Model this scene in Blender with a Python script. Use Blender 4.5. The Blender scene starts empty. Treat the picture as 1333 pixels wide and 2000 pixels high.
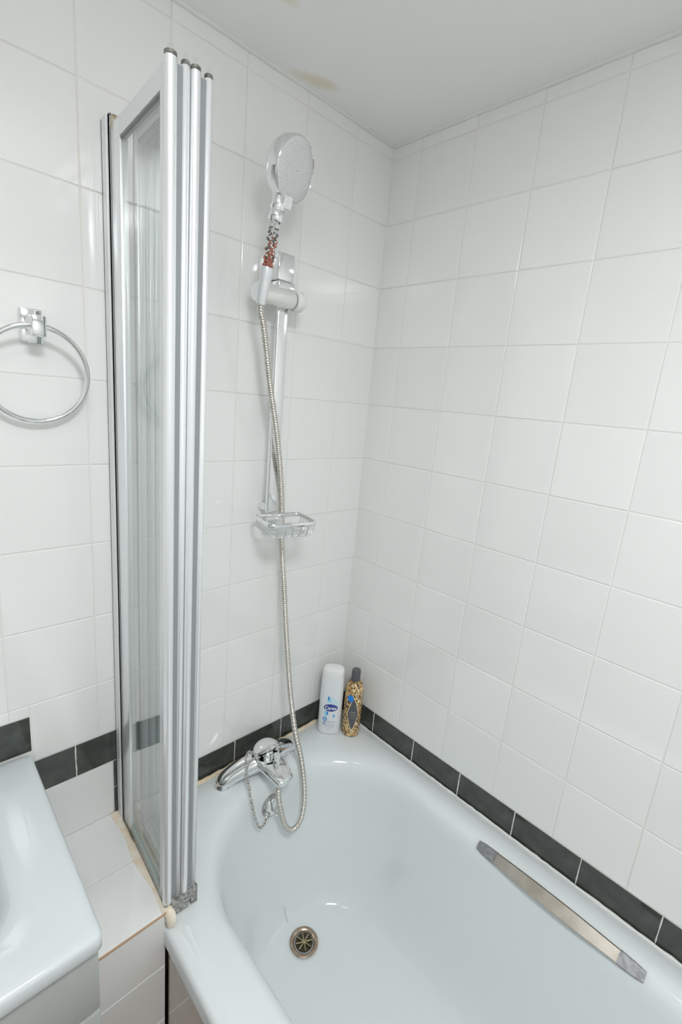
import bpy, bmesh, math, random
from mathutils import Vector, Matrix, Quaternion
random.seed(7)
S = bpy.context.scene
COL = S.collection
PI = math.pi

# ------------------------------------------------------------------ camera
R_RIGHT = Vector((0.72154677, -0.68678445, 0.08773467))
R_DOWN = Vector((-0.09608617, -0.22481974, -0.96965124))
R_FWD = Vector((0.68566588, 0.69121864, -0.22820845))
cd = bpy.data.cameras.new('camera'); cam = bpy.data.objects.new('camera', cd); COL.objects.link(cam)
cd.sensor_fit = 'VERTICAL'; cd.sensor_height = 36.0; cd.lens = 36.0 * 919.8 / 2000.0
cd.clip_start = 0.01
cam.matrix_world = Matrix.Translation((-0.99096, -0.926655, 1.533105)) @ Matrix((R_RIGHT, -R_DOWN, -R_FWD)).transposed().to_4x4()
S.camera = cam

# ------------------------------------------------------------------ world, exposure, lamp levels
w = bpy.data.worlds.new('world'); S.world = w; w.use_nodes = True
w.node_tree.nodes['Background'].inputs[0].default_value = (0.9, 0.95, 1, 1)
w.node_tree.nodes['Background'].inputs[1].default_value = 0.05
S.view_settings.view_transform = 'Standard'; S.view_settings.look = 'None'
S.view_settings.exposure = 0.0; S.view_settings.gamma = 1.0; S.view_settings.use_curve_mapping = False
S.cycles.transparent_max_bounces = 24
S.cycles.max_bounces = 9
S.cycles.diffuse_bounces = 6
S.cycles.glossy_bounces = 4
S.cycles.use_light_tree = False
S.cycles.transmission_bounces = 4
FILL_LEVEL = 59.0      # emission of the added flat fill light, out of view under the ceiling
DOME_LAMP = 8.5      # emission of the opal globe in front of the basin

# ------------------------------------------------------------------ helpers
def new_mat(name):
    m = bpy.data.materials.new(name); m.use_nodes = True
    return m, m.node_tree.nodes, m.node_tree.links, m.node_tree.nodes['Principled BSDF']

def mat(name, col, rough=0.5, metal=0.0, coat=0.0, spec=None, ior=None):
    m, n, l, b = new_mat(name)
    b.inputs['Base Color'].default_value = (*col, 1); b.inputs['Roughness'].default_value = rough
    b.inputs['Metallic'].default_value = metal
    if coat: b.inputs['Coat Weight'].default_value = coat; b.inputs['Coat Roughness'].default_value = 0.03
    if ior: b.inputs['IOR'].default_value = ior
    return m

def noise_mat(name, c1, c2, scale, rough=0.5, metal=0.0, lo=0.4, hi=0.65, bump=0.0, bscale=None, detail=3, coat=0):
    m, n, l, b = new_mat(name)
    tc = n.new('ShaderNodeTexCoord'); nz = n.new('ShaderNodeTexNoise'); nz.inputs['Scale'].default_value = scale
    nz.inputs['Detail'].default_value = detail
    l.new(tc.outputs['Object'], nz.inputs['Vector'])
    r = n.new('ShaderNodeValToRGB'); r.color_ramp.elements[0].position = lo; r.color_ramp.elements[1].position = hi
    r.color_ramp.elements[0].color = (*c1, 1); r.color_ramp.elements[1].color = (*c2, 1)
    l.new(nz.outputs['Fac'], r.inputs[0]); l.new(r.outputs[0], b.inputs['Base Color'])
    b.inputs['Roughness'].default_value = rough; b.inputs['Metallic'].default_value = metal
    if coat: b.inputs['Coat Weight'].default_value = coat; b.inputs['Coat Roughness'].default_value = 0.03
    if bump:
        n2 = n.new('ShaderNodeTexNoise'); n2.inputs['Scale'].default_value = bscale or scale
        l.new(tc.outputs['Object'], n2.inputs['Vector'])
        bp = n.new('ShaderNodeBump'); bp.inputs['Strength'].default_value = bump; bp.inputs['Distance'].default_value = 0.002
        l.new(n2.outputs['Fac'], bp.inputs['Height']); l.new(bp.outputs[0], b.inputs['Normal'])
    return m

def glass_mat(name, tint, ior=1.48, rough=0.0):
    # thin clear sheet: straight-through transparency plus a Fresnel reflection on both faces
    m = bpy.data.materials.new(name); m.use_nodes = True; n = m.node_tree.nodes; l = m.node_tree.links
    n.clear(); out = n.new('ShaderNodeOutputMaterial')
    geo = n.new('ShaderNodeNewGeometry'); mi = n.new('ShaderNodeMix'); mi.data_type = 'FLOAT'
    mi.inputs[2].default_value = ior; mi.inputs[3].default_value = 1.0 / ior
    l.new(geo.outputs['Backfacing'], mi.inputs[0])
    fr = n.new('ShaderNodeFresnel'); l.new(mi.outputs[0], fr.inputs['IOR'])
    tr = n.new('ShaderNodeBsdfTransparent'); tr.inputs[0].default_value = (*tint, 1)
    gl = n.new('ShaderNodeBsdfGlossy'); gl.inputs['Roughness'].default_value = rough
    gl.inputs['Color'].default_value = (1, 1, 1, 1)
    mx = n.new('ShaderNodeMixShader'); l.new(fr.outputs[0], mx.inputs[0]); l.new(tr.outputs[0], mx.inputs[1]); l.new(gl.outputs[0], mx.inputs[2])
    l.new(mx.outputs[0], out.inputs[0])
    return m

def emit_mat(name, col, strength):
    m = bpy.data.materials.new(name); m.use_nodes = True; n = m.node_tree.nodes; l = m.node_tree.links
    n.clear(); out = n.new('ShaderNodeOutputMaterial'); e = n.new('ShaderNodeEmission')
    e.inputs[0].default_value = (*col, 1); e.inputs[1].default_value = strength; l.new(e.outputs[0], out.inputs[0])
    return m

def link(name, me, m, parent=None, loc=None, smooth=False, kind=None):
    o = bpy.data.objects.new(name, me); COL.objects.link(o)
    if m is not None and len(me.materials) == 0: me.materials.append(m)
    if parent is not None: o.parent = parent
    if loc is not None: o.location = loc
    if smooth: shade(me)
    if kind: o['kind'] = kind
    return o

def shade(me, angle=None):
    for p in me.polygons: p.use_smooth = True
    if angle is not None:
        try: me.set_sharp_from_angle(angle=math.radians(angle))
        except Exception: pass

def mesh(name, verts, faces):
    me = bpy.data.meshes.new(name); me.from_pydata([tuple(v) for v in verts], [], faces); me.update()
    bm = bmesh.new(); bm.from_mesh(me); bmesh.ops.recalc_face_normals(bm, faces=bm.faces); bm.to_mesh(me); bm.free()
    return me

class MB:
    def __init__(s): s.v = []; s.f = []
    def add(s, vs, fs):
        b = len(s.v); s.v += [Vector(v) for v in vs]; s.f += [tuple(i + b for i in f) for f in fs]
    def box(s, a, b, bev=0.0, seg=2, M=None):
        bm = bmesh.new(); bmesh.ops.create_cube(bm, size=1.0)
        c = [(a[i] + b[i]) / 2 for i in range(3)]; d = [abs(b[i] - a[i]) for i in range(3)]
        for v in bm.verts: v.co = Vector((v.co[i] * d[i] + c[i] for i in range(3)))
        if bev: bmesh.ops.bevel(bm, geom=bm.edges[:], offset=bev, segments=seg, profile=0.5, affect='EDGES')
        s._bm(bm, M); return s
    def _bm(s, bm, M=None):
        bm.verts.index_update()
        vs = [(M @ v.co if M is not None else v.co.copy()) for v in bm.verts]
        s.add(vs, [[v.index for v in f.verts] for f in bm.faces]); bm.free()
    def lathe(s, prof, n=32, M=None, cap=True):
        # prof: (r, z) pairs
        vs = []; fs = []
        for r, z in prof:
            for k in range(n):
                a = 2 * PI * k / n; vs.append(Vector((r * math.cos(a), r * math.sin(a), z)))
        for i in range(len(prof) - 1):
            for k in range(n):
                fs.append((i * n + k, i * n + (k + 1) % n, (i + 1) * n + (k + 1) % n, (i + 1) * n + k))
        if cap: fs.append(tuple(range(n))); fs.append(tuple((len(prof) - 1) * n + k for k in range(n)))
        if M is not None: vs = [M @ v for v in vs]
        s.add(vs, fs); return s
    def tube(s, pts, rad, n=12, cap=True, flat=None, up=None, closed=False):
        # sweep of a circle (or an ellipse: flat = ratio of second axis) along pts; rad number or list
        pts = [Vector(p) for p in pts]; N = len(pts)
        rads = rad if isinstance(rad, (list, tuple)) else [rad] * N
        fl = flat if isinstance(flat, (list, tuple)) else [flat if flat else 1.0] * N
        vs = []; fs = []; prev = None
        for i, p in enumerate(pts):
            if closed: t = (pts[(i + 1) % N] - pts[i - 1]).normalized()
            else: t = (pts[min(i + 1, N - 1)] - pts[max(i - 1, 0)]).normalized()
            if prev is None:
                u = Vector(up) if up is not None else (Vector((0, 0, 1)) if abs(t.z) < 0.9 else Vector((1, 0, 0)))
            else: u = prev
            a = (u - t * u.dot(t)).normalized(); b = t.cross(a); prev = a
            for k in range(n):
                th = 2 * PI * k / n
                vs.append(p + a * (rads[i] * fl[i] * math.cos(th)) + b * (rads[i] * math.sin(th)))
        M = N if closed else N - 1
        for i in range(M):
            j = (i + 1) % N
            for k in range(n):
                fs.append((i * n + k, i * n + (k + 1) % n, j * n + (k + 1) % n, j * n + k))
        if cap and not closed: fs.append(tuple(range(n))); fs.append(tuple((N - 1) * n + k for k in range(n)))
        s.add(vs, fs); return s
    def prism(s, poly, y0, y1, M=None):
        # polygon in (x, z), extruded along y
        n = len(poly); vs = [Vector((p[0], y0, p[1])) for p in poly] + [Vector((p[0], y1, p[1])) for p in poly]
        fs = [tuple(range(n)), tuple(range(n, 2 * n))] + [(i, (i + 1) % n, n + (i + 1) % n, n + i) for i in range(n)]
        if M is not None: vs = [M @ v for v in vs]
        s.add(vs, fs); return s
    def sphere(s, c, r, n=10, m=6, sc=(1, 1, 1)):
        prof = [(math.sin(PI * i / m) * r, -math.cos(PI * i / m) * r) for i in range(m + 1)]
        prof[0] = (r * 0.02, -r); prof[-1] = (r * 0.02, r)
        Mx = Matrix.Translation(c) @ Matrix.Diagonal((*sc, 1))
        return s.lathe(prof, n, Mx)
    def build(s, name, m, parent=None, smooth=None, loc=None, kind=None):
        me = mesh(name, s.v, s.f)
        if smooth is not None: shade(me, smooth)
        return link(name, me, m, parent, loc, kind=kind)

def spline(pts, n):
    # Catmull-Rom, n samples in all, even in parameter
    P = [Vector(p) for p in pts]; P = [P[0] * 2 - P[1]] + P + [P[-1] * 2 - P[-2]]
    out = []; segs = len(P) - 3
    for i in range(n):
        t = i / (n - 1) * segs; k = min(int(t), segs - 1); u = t - k
        a, b, c, d = P[k:k + 4]
        out.append(0.5 * ((2 * b) + (c - a) * u + (2 * a - 5 * b + 4 * c - d) * u * u + (3 * b - a - 3 * c + d) * u ** 3))
    return out

def even(pts, step):
    d = [0]
    for i in range(1, len(pts)): d.append(d[-1] + (pts[i] - pts[i - 1]).length)
    n = int(d[-1] / step); out = []; j = 0
    for i in range(n + 1):
        s_ = i * step
        while j < len(d) - 2 and d[j + 1] < s_: j += 1
        f = (s_ - d[j]) / max(1e-9, d[j + 1] - d[j]); out.append(pts[j].lerp(pts[j + 1], f))
    return out

def thing(name, label, cat, loc=(0, 0, 0), rz=0.0, group=None):
    o = bpy.data.objects.new(name, None); COL.objects.link(o); o.empty_display_size = 0.05
    o.location = loc; o.rotation_euler = (0, 0, rz); o['label'] = label; o['category'] = cat
    if group: o['group'] = group
    return o

def tag(o, label, cat, group=None):
    o['label'] = label; o['category'] = cat
    if group: o['group'] = group
    return o

def struct(o, label=None, cat=None):
    o['kind'] = 'structure'
    if label: o['label'] = label
    if cat: o['category'] = cat
    return o

# ------------------------------------------------------------------ materials
def tile_material():
    m, n, l, b = new_mat('white_glazed_tile')
    oi = n.new('ShaderNodeObjectInfo'); r = n.new('ShaderNodeValToRGB')
    r.color_ramp.elements[0].color = (0.825, 0.83, 0.82, 1); r.color_ramp.elements[1].color = (0.855, 0.855, 0.845, 1)
    l.new(oi.outputs['Random'], r.inputs[0]); l.new(r.outputs[0], b.inputs['Base Color'])
    b.inputs['Roughness'].default_value = 0.10; b.inputs['IOR'].default_value = 1.6
    return m
M_TILE = tile_material()

def black_tile():
    m, n, l, b = new_mat('black_glazed_tile')
    tc = n.new('ShaderNodeTexCoord'); nz = n.new('ShaderNodeTexNoise'); nz.inputs['Scale'].default_value = 30
    nz.inputs['Detail'].default_value = 5
    l.new(tc.outputs['Object'], nz.inputs['Vector'])
    r = n.new('ShaderNodeValToRGB'); r.color_ramp.elements[0].position = 0.35; r.color_ramp.elements[1].position = 0.75
    r.color_ramp.elements[0].color = (0.040, 0.046, 0.041, 1); r.color_ramp.elements[1].color = (0.078, 0.086, 0.078, 1)
    l.new(nz.outputs['Fac'], r.inputs[0]); l.new(r.outputs[0], b.inputs['Base Color'])
    b.inputs['Roughness'].default_value = 0.08; b.inputs['IOR'].default_value = 1.55
    n2 = n.new('ShaderNodeTexNoise'); n2.inputs['Scale'].default_value = 14
    l.new(tc.outputs['Object'], n2.inputs['Vector'])
    bp = n.new('ShaderNodeBump'); bp.inputs['Strength'].default_value = 0.25; bp.inputs['Distance'].default_value = 0.002
    l.new(n2.outputs['Fac'], bp.inputs['Height']); l.new(bp.outputs[0], b.inputs['Normal'])
    return m
M_BLACK = black_tile()
M_GROUT = noise_mat('aged_grout', (0.78, 0.775, 0.755), (0.77, 0.71, 0.60), 2.2, 0.8, lo=0.52, hi=0.8)
M_GROUT_W = mat('white_grout', (0.78, 0.78, 0.75), 0.8)
M_PAINT = mat('white_wall_paint', (0.78, 0.78, 0.77), 0.6)
M_CHROME = mat('chrome', (0.86, 0.87, 0.88), 0.06, 1.0)
M_CHROME_W = mat('satin_light_chrome', (0.90, 0.91, 0.92), 0.16, 1.0)
M_ALU = mat('satin_aluminium', (0.84, 0.86, 0.88), 0.30, 0.55)
M_ALU_F = mat('matt_aluminium_face', (0.78, 0.80, 0.81), 0.35, 0.2)
M_GREY_PL = mat('grey_gasket', (0.26, 0.275, 0.28), 0.5)
M_CAP = noise_mat('clouded_end_cap', (0.07, 0.07, 0.06), (0.22, 0.22, 0.20), 90, 0.35)
M_SEAL = noise_mat('grimy_rubber_seal', (0.14, 0.14, 0.13), (0.50, 0.50, 0.48), 160, 0.55, lo=0.35, hi=0.7)
M_GLASS = glass_mat('clear_screen_glass', (0.983, 0.993, 0.990))
M_CLEAR = glass_mat('clear_plastic', (0.97, 0.97, 0.97), 1.4)
M_ENAMEL = mat('bath_enamel', (0.76, 0.80, 0.81), 0.08)
M_BASIN = mat('basin_ceramic', (0.66, 0.70, 0.72), 0.07)
M_GLOSSW = mat('gloss_grey_unit', (0.42, 0.44, 0.43), 0.25)
M_PANEL = noise_mat('gloss_beige_bath_panel', (0.40, 0.31, 0.24), (0.46, 0.37, 0.29), 6, 0.06, coat=1.0)
M_SILI = noise_mat('yellowed_sealant', (0.84, 0.74, 0.58), (0.78, 0.60, 0.40), 40, 0.5, bump=0.3, bscale=120)
M_SILI_P = noise_mat('pinkish_sealant', (0.86, 0.79, 0.68), (0.82, 0.68, 0.52), 45, 0.5, bump=0.3, bscale=120)
M_WHITE_PL = mat('white_plastic', (0.82, 0.82, 0.81), 0.25)
M_HOSE = mat('steel_hose', (0.70, 0.67, 0.62), 0.28, 1.0)
M_VINYL = mat('grey_green_vinyl', (0.36, 0.41, 0.39), 0.3)
M_DARK = mat('dark_gap', (0.02, 0.02, 0.02), 0.6)

def ceiling_mat():
    m, n, l, b = new_mat('stained_ceiling_paint')
    tc = n.new('ShaderNodeTexCoord'); nz = n.new('ShaderNodeTexNoise'); nz.inputs['Scale'].default_value = 28; nz.inputs['Detail'].default_value = 4
    l.new(tc.outputs['Object'], nz.inputs['Vector'])
    def blob(c, sx, sy, ang, r0, r1):
        mp = n.new('ShaderNodeMapping'); mp.vector_type = 'TEXTURE'
        mp.inputs['Location'].default_value = (c[0], c[1], 0); mp.inputs['Rotation'].default_value = (0, 0, ang)
        mp.inputs['Scale'].default_value = (sx, sy, 1000)
        l.new(tc.outputs['Object'], mp.inputs['Vector'])
        ln = n.new('ShaderNodeVectorMath'); ln.operation = 'LENGTH'; l.new(mp.outputs[0], ln.inputs[0])
        ad = n.new('ShaderNodeMath'); ad.operation = 'MULTIPLY_ADD'; ad.inputs[1].default_value = 1.2; l.new(nz.outputs['Fac'], ad.inputs[0]); l.new(ln.outputs['Value'], ad.inputs[2])
        mr = n.new('ShaderNodeMapRange'); mr.inputs['From Min'].default_value = r1; mr.inputs['From Max'].default_value = r0
        l.new(ad.outputs[0], mr.inputs['Value']); return mr.outputs[0]
    a = blob((-0.285, -0.034), 0.055, 0.022, -0.35, 1.15, 1.75)
    c = blob((-0.455, -0.155), 0.03, 0.02, 0.3, 0.9, 1.7)
    mx = n.new('ShaderNodeMath'); mx.operation = 'MAXIMUM'; l.new(a, mx.inputs[0]); l.new(c, mx.inputs[1])
    mul = n.new('ShaderNodeMath'); mul.operation = 'MULTIPLY'; mul.inputs[1].default_value = 0.7; l.new(mx.outputs[0], mul.inputs[0])
    mc = n.new('ShaderNodeMix'); mc.data_type = 'RGBA'; mc.inputs[6].default_value = (0.92, 0.92, 0.905, 1); mc.inputs[7].default_value = (0.80, 0.72, 0.55, 1)
    l.new(mul.outputs[0], mc.inputs[0]); l.new(mc.outputs[2], b.inputs['Base Color']); b.inputs['Roughness'].default_value = 0.75
    return m
M_CEIL = ceiling_mat()
M_FLOOR = noise_mat('brown_floor_vinyl', (0.26, 0.19, 0.135), (0.34, 0.26, 0.19), 12, 0.4)

# ------------------------------------------------------------------ room shell
ZC = 2.16; XL = -1.75; YF = -1.72; ZR0 = 2.13; T = 0.15; RIM = 0.562
GR = 0.0012                                      # grout recess
def slab(name, a, b, m): return struct(MB().box(a, b).build(name, m))
wall_back = slab('wall_back', (XL, GR, 0), (0.1, 0.1, ZC), M_GROUT)
wall_right = slab('wall_right', (GR, YF, 0), (0.1, GR, ZC), M_GROUT)
wall_left = slab('wall_left', (XL - 0.1, YF, 0), (XL, 0.1, ZC), M_PAINT)
wall_front = slab('wall_front', (XL - 0.1, YF - 0.1, 0), (0.1, YF, ZC), M_PAINT)
floor = slab('floor', (XL - 0.1, YF - 0.1, -0.1), (0.1, 0.1, 0), M_FLOOR)
ceiling = slab('ceiling', (XL - 0.1, YF - 0.1, ZC), (0.1, 0.1, ZC + 0.1), M_CEIL)
for o, L, c in ((wall_back, 'white tiled wall behind the shower rail and towel ring', 'wall'),
                (wall_right, 'white tiled wall along the long side of the bath', 'wall'),
                (wall_left, 'plain white wall on the basin side', 'wall'), (wall_front, 'plain white wall at the foot of the bath', 'wall'),
                (floor, 'brown vinyl bathroom floor', 'floor'), (ceiling, 'white painted ceiling with yellow damp stains', 'ceiling')):
    o['label'] = L; o['category'] = c

# ---- tiles: each one a child of its wall, mesh data shared between equal sizes
_tc = {}
def tile_mesh(wd, ht, m, bev=0.0014):
    k = (round(wd, 4), round(ht, 4), m.name)
    if k in _tc: return _tc[k]
    vs = []
    for (ins, y) in ((bev, 0.0), (bev * 0.35, 0.0004), (0.0, 0.0012), (0.0, 0.005)):
        a, c = wd / 2 - ins, ht / 2 - ins
        vs += [(-a, y, -c), (a, y, -c), (a, y, c), (-a, y, c)]
    fs = [(0, 1, 2, 3)]
    for r in range(3):
        for i in range(4): fs.append((r * 4 + i, r * 4 + (i + 1) % 4, r * 4 + 4 + (i + 1) % 4, r * 4 + 4 + i))
    me = mesh('tile', vs, fs); me.materials.append(m); _tc[k] = me
    return me
GAP = 0.0019
def back_tile(x0, x1, z0, z1, m=None, name='tile'):
    m = m or M_TILE
    me = tile_mesh(abs(x1 - x0) - GAP, abs(z1 - z0) - GAP, m)
    o = link(name, me, None, wall_back, ((x0 + x1) / 2, random.uniform(-0.0003, 0.0002), (z0 + z1) / 2))
    o.rotation_euler = (random.gauss(0, 0.0012), 0, random.gauss(0, 0.0012)); return o
def right_tile(y0, y1, z0, z1, m=None, name='tile'):
    m = m or M_TILE
    me = tile_mesh(abs(y1 - y0) - GAP, abs(z1 - z0) - GAP, m)
    o = link(name, me, None, wall_right, (random.uniform(-0.0003, 0.0002), (y0 + y1) / 2, (z0 + z1) / 2))
    o.rotation_euler = (random.gauss(0, 0.0012), 0, -PI / 2 + random.gauss(0, 0.0012)); return o
rows = [ZC, ZR0] + [ZR0 - T * k for k in range(1, 11)]           # joints from the ceiling down to 0.63
P = 0.1496
bx = [0.0] + [-(0.1265 + P * k) for k in range(0, 11)]
ry = [0.0] + [-(0.0880 + P * k) for k in range(0, 11)] + [YF]
STEP = bx[4]                                     # -0.5753, where the black border steps up behind the screen
UP = -0.843
for i in range(len(bx) - 1):
    x0, x1 = bx[i], bx[i + 1]
    for r in range(len(rows) - 1):
        zt, zb = rows[r], rows[r + 1]
        if x0 > STEP + 0.01: back_tile(x0, x1, zb, zt)
        elif zb > 0.92: back_tile(x0, x1, zb, zt)
# cut tiles and black border around the step and the basin
back_tile(STEP, bx[5], 0.806, 0.93); back_tile(bx[5], UP, 0.806, 0.93)
for x0, x1 in ((UP, bx[6]), (bx[6], bx[7]), (bx[7], bx[8]), (bx[8], bx[9]), (bx[9], bx[10])): back_tile(x0, x1, 0.907, 0.93)
for x0, x1 in ((STEP, -0.62), (-0.62, -0.770), (-0.770, UP)): back_tile(x0, x1, 0.731, 0.806, M_BLACK, 'border_tile')
x = UP
for k in range(5): back_tile(x, x - 0.15, 0.831, 0.907, M_BLACK, 'border_tile'); x -= 0.15
back_tile(STEP, -0.668, 0.592, 0.731); back_tile(-0.699, UP, 0.592, 0.731)
back_tile(-0.668, -0.699, 0.662, 0.731, M_BLACK, 'border_tile'); back_tile(-0.668, -0.699, 0.592, 0.662, M_BLACK, 'border_tile')
for x0, x1 in ((0, -0.088), (-0.088, -0.238), (-0.238, -0.391), (-0.391, -0.541), (-0.541, STEP)):
    back_tile(x0, x1, 0.545, 0.629, M_BLACK, 'border_tile')
for i in range(len(ry) - 1):
    for r in range(len(rows) - 1): right_tile(ry[i], ry[i + 1], rows[r + 1], rows[r])
y = 0.0
for k in range(12):
    y1 = max(-0.148 - 0.1507 * k, YF); 
    if y - y1 > 0.01: right_tile(y, y1, 0.545, 0.629, M_BLACK, 'border_tile')
    y = y1
# white grout standing in the black joints and the rough smears beside the basin
def grout_line(a, b, wd, parent):
    a, b = Vector(a), Vector(b); pts = [a.lerp(b, t / 8) for t in range(9)]
    for p in pts: p += Vector((random.uniform(-1, 1), 0, random.uniform(-1, 1))) * 0.0004
    return MB().tube(pts, [wd * random.uniform(0.6, 1.2) for _ in pts], 6).build('grout_line', M_GROUT_W, parent)
grout_line((-0.770, 0.0005, 0.733), (-0.770, 0.0005, 0.803), 0.0016, wall_back)
grout_line((-0.70, 0.0003, 0.731), (-0.79, 0.0003, 0.7305), 0.0016, wall_back)
grout_line((-0.391, 0.0005, 0.56), (-0.391, 0.0005, 0.626), 0.0012, wall_back)
grout_line((-0.238, 0.0005, 0.56), (-0.238, 0.0005, 0.626), 0.0012, wall_back)
for k in range(7):
    yy = -0.148 - 0.1507 * k; grout_line((0.0005, yy, 0.562), (0.0005, yy, 0.626), 0.0014, wall_right)
MB().tube([(-0.0008, -0.0008, RIM), (-0.0008, -0.0008, ZC)], 0.0022, 8).build('corner_grout', M_GROUT_W, wall_back)
# thin caulk bead under the ceiling
def bead(name, pts, r, m, lab, jitter=0.0004):
    P_ = even([Vector(p) for p in pts], 0.02)
    for p in P_: p += Vector((random.uniform(-1, 1), random.uniform(-1, 1), random.uniform(-1, 1))) * jitter
    o = MB().tube(P_, [r * random.uniform(0.8, 1.15) for _ in P_], 8).build(name, m, None, 60); return o
b1 = struct(bead('trim_1', [(XL, -0.001, ZC - 0.001), (0, -0.001, ZC - 0.001)], 0.0045, M_GROUT_W, ''), 'white caulk bead between the ceiling and the shower wall', 'trim')
b2 = struct(bead('trim_2', [(-0.001, 0, ZC - 0.001), (-0.001, YF, ZC - 0.001)], 0.0045, M_GROUT_W, ''), 'white caulk bead between the ceiling and the long bath wall', 'trim')

# ------------------------------------------------------------------ added fill light and globe lamp
t = thing('fill_light', 'unseen flat round fill light added under the ceiling to brighten the room', 'lamp', (-0.90, -1.16, ZC))  # added source, never in view, lifts the overall brightness
MB().lathe([(0.172, 0), (0.172, -0.028), (0.165, -0.034), (0.152, -0.034)], 48, cap=False).build('fill_ring', M_WHITE_PL, t, 40)
MB().lathe([(0.152, -0.033), (0.06, -0.039), (0.0005, -0.0405)], 24, cap=False).build('fill_disc', emit_mat('fill_glow', (0.965, 0.99, 1.0), FILL_LEVEL), t, 60)
t = thing('globe_lamp', 'small opal globe lamp on the ceiling in front of the basin', 'lamp', (-0.93, -0.65, ZC))
MB().lathe([(0.052, 0), (0.052, -0.012), (0.046, -0.016), (0.040, -0.016)], 40, cap=False).build('base_ring', M_WHITE_PL, t, 40)
MB().lathe([(max(0.0005, 0.076 * math.sin(a)), -0.068 + 0.066 * math.cos(a)) for a in [0.62 + (PI - 0.62) * i / 14 for i in range(15)]], 20, cap=False).build('opal_globe', emit_mat('opal_glow', (1, 1, 0.99), DOME_LAMP), t, 60)

# ------------------------------------------------------------------ bathtub
tub = thing('bathtub', 'white enamelled bathtub in the corner with a satin grip handle', 'bathtub', (0, 0, 0))
def rrect(x0, x1, y0, y1, r, n=24):
    # rounded rectangle, counter-clockwise, 4*(n+1) points
    pts = []
    for cx, cy, a0 in ((x1 - r, y1 - r, 0), (x0 + r, y1 - r, PI / 2), (x0 + r, y0 + r, PI), (x1 - r, y0 + r, 1.5 * PI)):
        for k in range(n + 1):
            a = a0 + PI / 2 * k / n; pts.append((cx + r * math.cos(a), cy + r * math.sin(a)))
    return pts
BX0, BY0 = -0.705, -1.70
#        side_in  head_in foot_in radius  z
prof = [(0.000, 0.000, 0.000, 0.012, 0.525), (0.000, 0.000, 0.000, 0.012, 0.550), (0.002, 0.002, 0.002, 0.012, 0.558), (0.008, 0.006, 0.006, 0.016, RIM),
        (0.030, 0.030, 0.03, 0.08, RIM + 0.001), (0.046, 0.062, 0.06, 0.18, RIM + 0.0005), (0.056, 0.080, 0.07, 0.22, RIM - 0.001), (0.064, 0.090, 0.08, 0.235, RIM - 0.004),
        (0.073, 0.099, 0.09, 0.24, RIM - 0.011), (0.080, 0.106, 0.10, 0.24, RIM - 0.024), (0.085, 0.112, 0.11, 0.24, RIM - 0.05), (0.092, 0.120, 0.13, 0.235, 0.45),
        (0.102, 0.134, 0.17, 0.23, 0.38), (0.113, 0.150, 0.22, 0.22, 0.31), (0.125, 0.166, 0.27, 0.21, 0.25), (0.138, 0.182, 0.31, 0.20, 0.215),
        (0.155, 0.196, 0.34, 0.19, 0.190), (0.175, 0.210, 0.37, 0.17, 0.180), (0.20, 0.225, 0.40, 0.15, 0.1765), (0.26, 0.27, 0.45, 0.05, 0.1755)]
rings = []
for s_, h_, f_, r_, z_ in prof:
    le = 0.026 * min(1.0, max(0.0, (s_ - 0.008) / 0.05))            # the outer rim is the wider one
    rings.append([(x, y, z_) for x, y in rrect(BX0 + s_ + le, -0.0015 - s_, BY0 + f_, -0.0015 - h_, r_)])
NB = len(rings[0]); vs = [v for r in rings for v in r]; fs = []
for i in range(len(rings) - 1):
    for k in range(NB): fs.append((i * NB + k, i * NB + (k + 1) % NB, (i + 1) * NB + (k + 1) % NB, (i + 1) * NB + k))
fs.append(tuple((len(rings) - 1) * NB + k for k in range(NB)))
me = mesh('shell', vs, fs); shade(me)
shell = link('shell', me, M_ENAMEL, tub)
# waste: copper-brown flange with a cross strainer
DR = Vector((-0.337, -0.274, 0.1795))
wmat = noise_mat('limescaled_brass', (0.42, 0.30, 0.22), (0.50, 0.42, 0.34), 70, 0.28, 1.0)
waste = MB().lathe([(0.0365, 0.000), (0.0365, 0.0015), (0.034, 0.0028), (0.030, 0.0022), (0.026, -0.001), (0.0235, -0.006), (0.023, -0.02)], 48, Matrix.Translation(DR), cap=False).build('waste_flange', wmat, tub, 60)
MB().lathe([(0.0232, -0.002), (0.0005, -0.0021)], 32, Matrix.Translation(DR), cap=False).build('waste_hole', mat('waste_dark', (0.035, 0.03, 0.015), 0.3), waste)
cb = MB()
for k in range(4):
    a = PI / 4 * k + 0.3
    d = Vector((math.cos(a), math.sin(a), 0)) * 0.021
    cb.tube([DR + d + Vector((0, 0, 0.0002)), DR - d + Vector((0, 0, 0.0002))], 0.0017, 6)
cb.sphere(DR + Vector((0, 0, 0.001)), 0.006, 12, 6, (1, 1, 0.5))
cb.build('strainer_cross', noise_mat('old_brass', (0.30, 0.24, 0.12), (0.55, 0.48, 0.32), 200, 0.3, 1.0), waste, 60)
# grip handle on the far long side
g = []
G0, G1 = Vector((-0.069, -0.560, 0.546)), Vector((-0.068, -0.905, 0.546))
nrm = Vector((-0.70, 0, 0.714))                  # the strap faces up and into the bath
side = Vector((0.714, 0, 0.70))
def strap(t0, t1, n, wfun, lift, thick):
    vs = []; fs = []
    for i in range(n + 1):
        t = t0 + (t1 - t0) * i / n; c = G0.lerp(G1, t) + nrm * lift(t); h = wfun(t)
        for (a, b) in ((-1, 0), (-0.85, 1), (0.85, 1), (1, 0), (0.9, -1), (-0.9, -1)):
            vs.append(c + side * (a * h) + nrm * (b * thick))
    for i in range(n):
        for k in range(6): fs.append((i * 6 + k, i * 6 + (k + 1) % 6, i * 6 + 6 + (k + 1) % 6, i * 6 + 6 + k))
    fs.append(tuple(range(6))); fs.append(tuple(n * 6 + k for k in range(6)))
    m = MB(); m.add(vs, fs); return m
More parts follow.
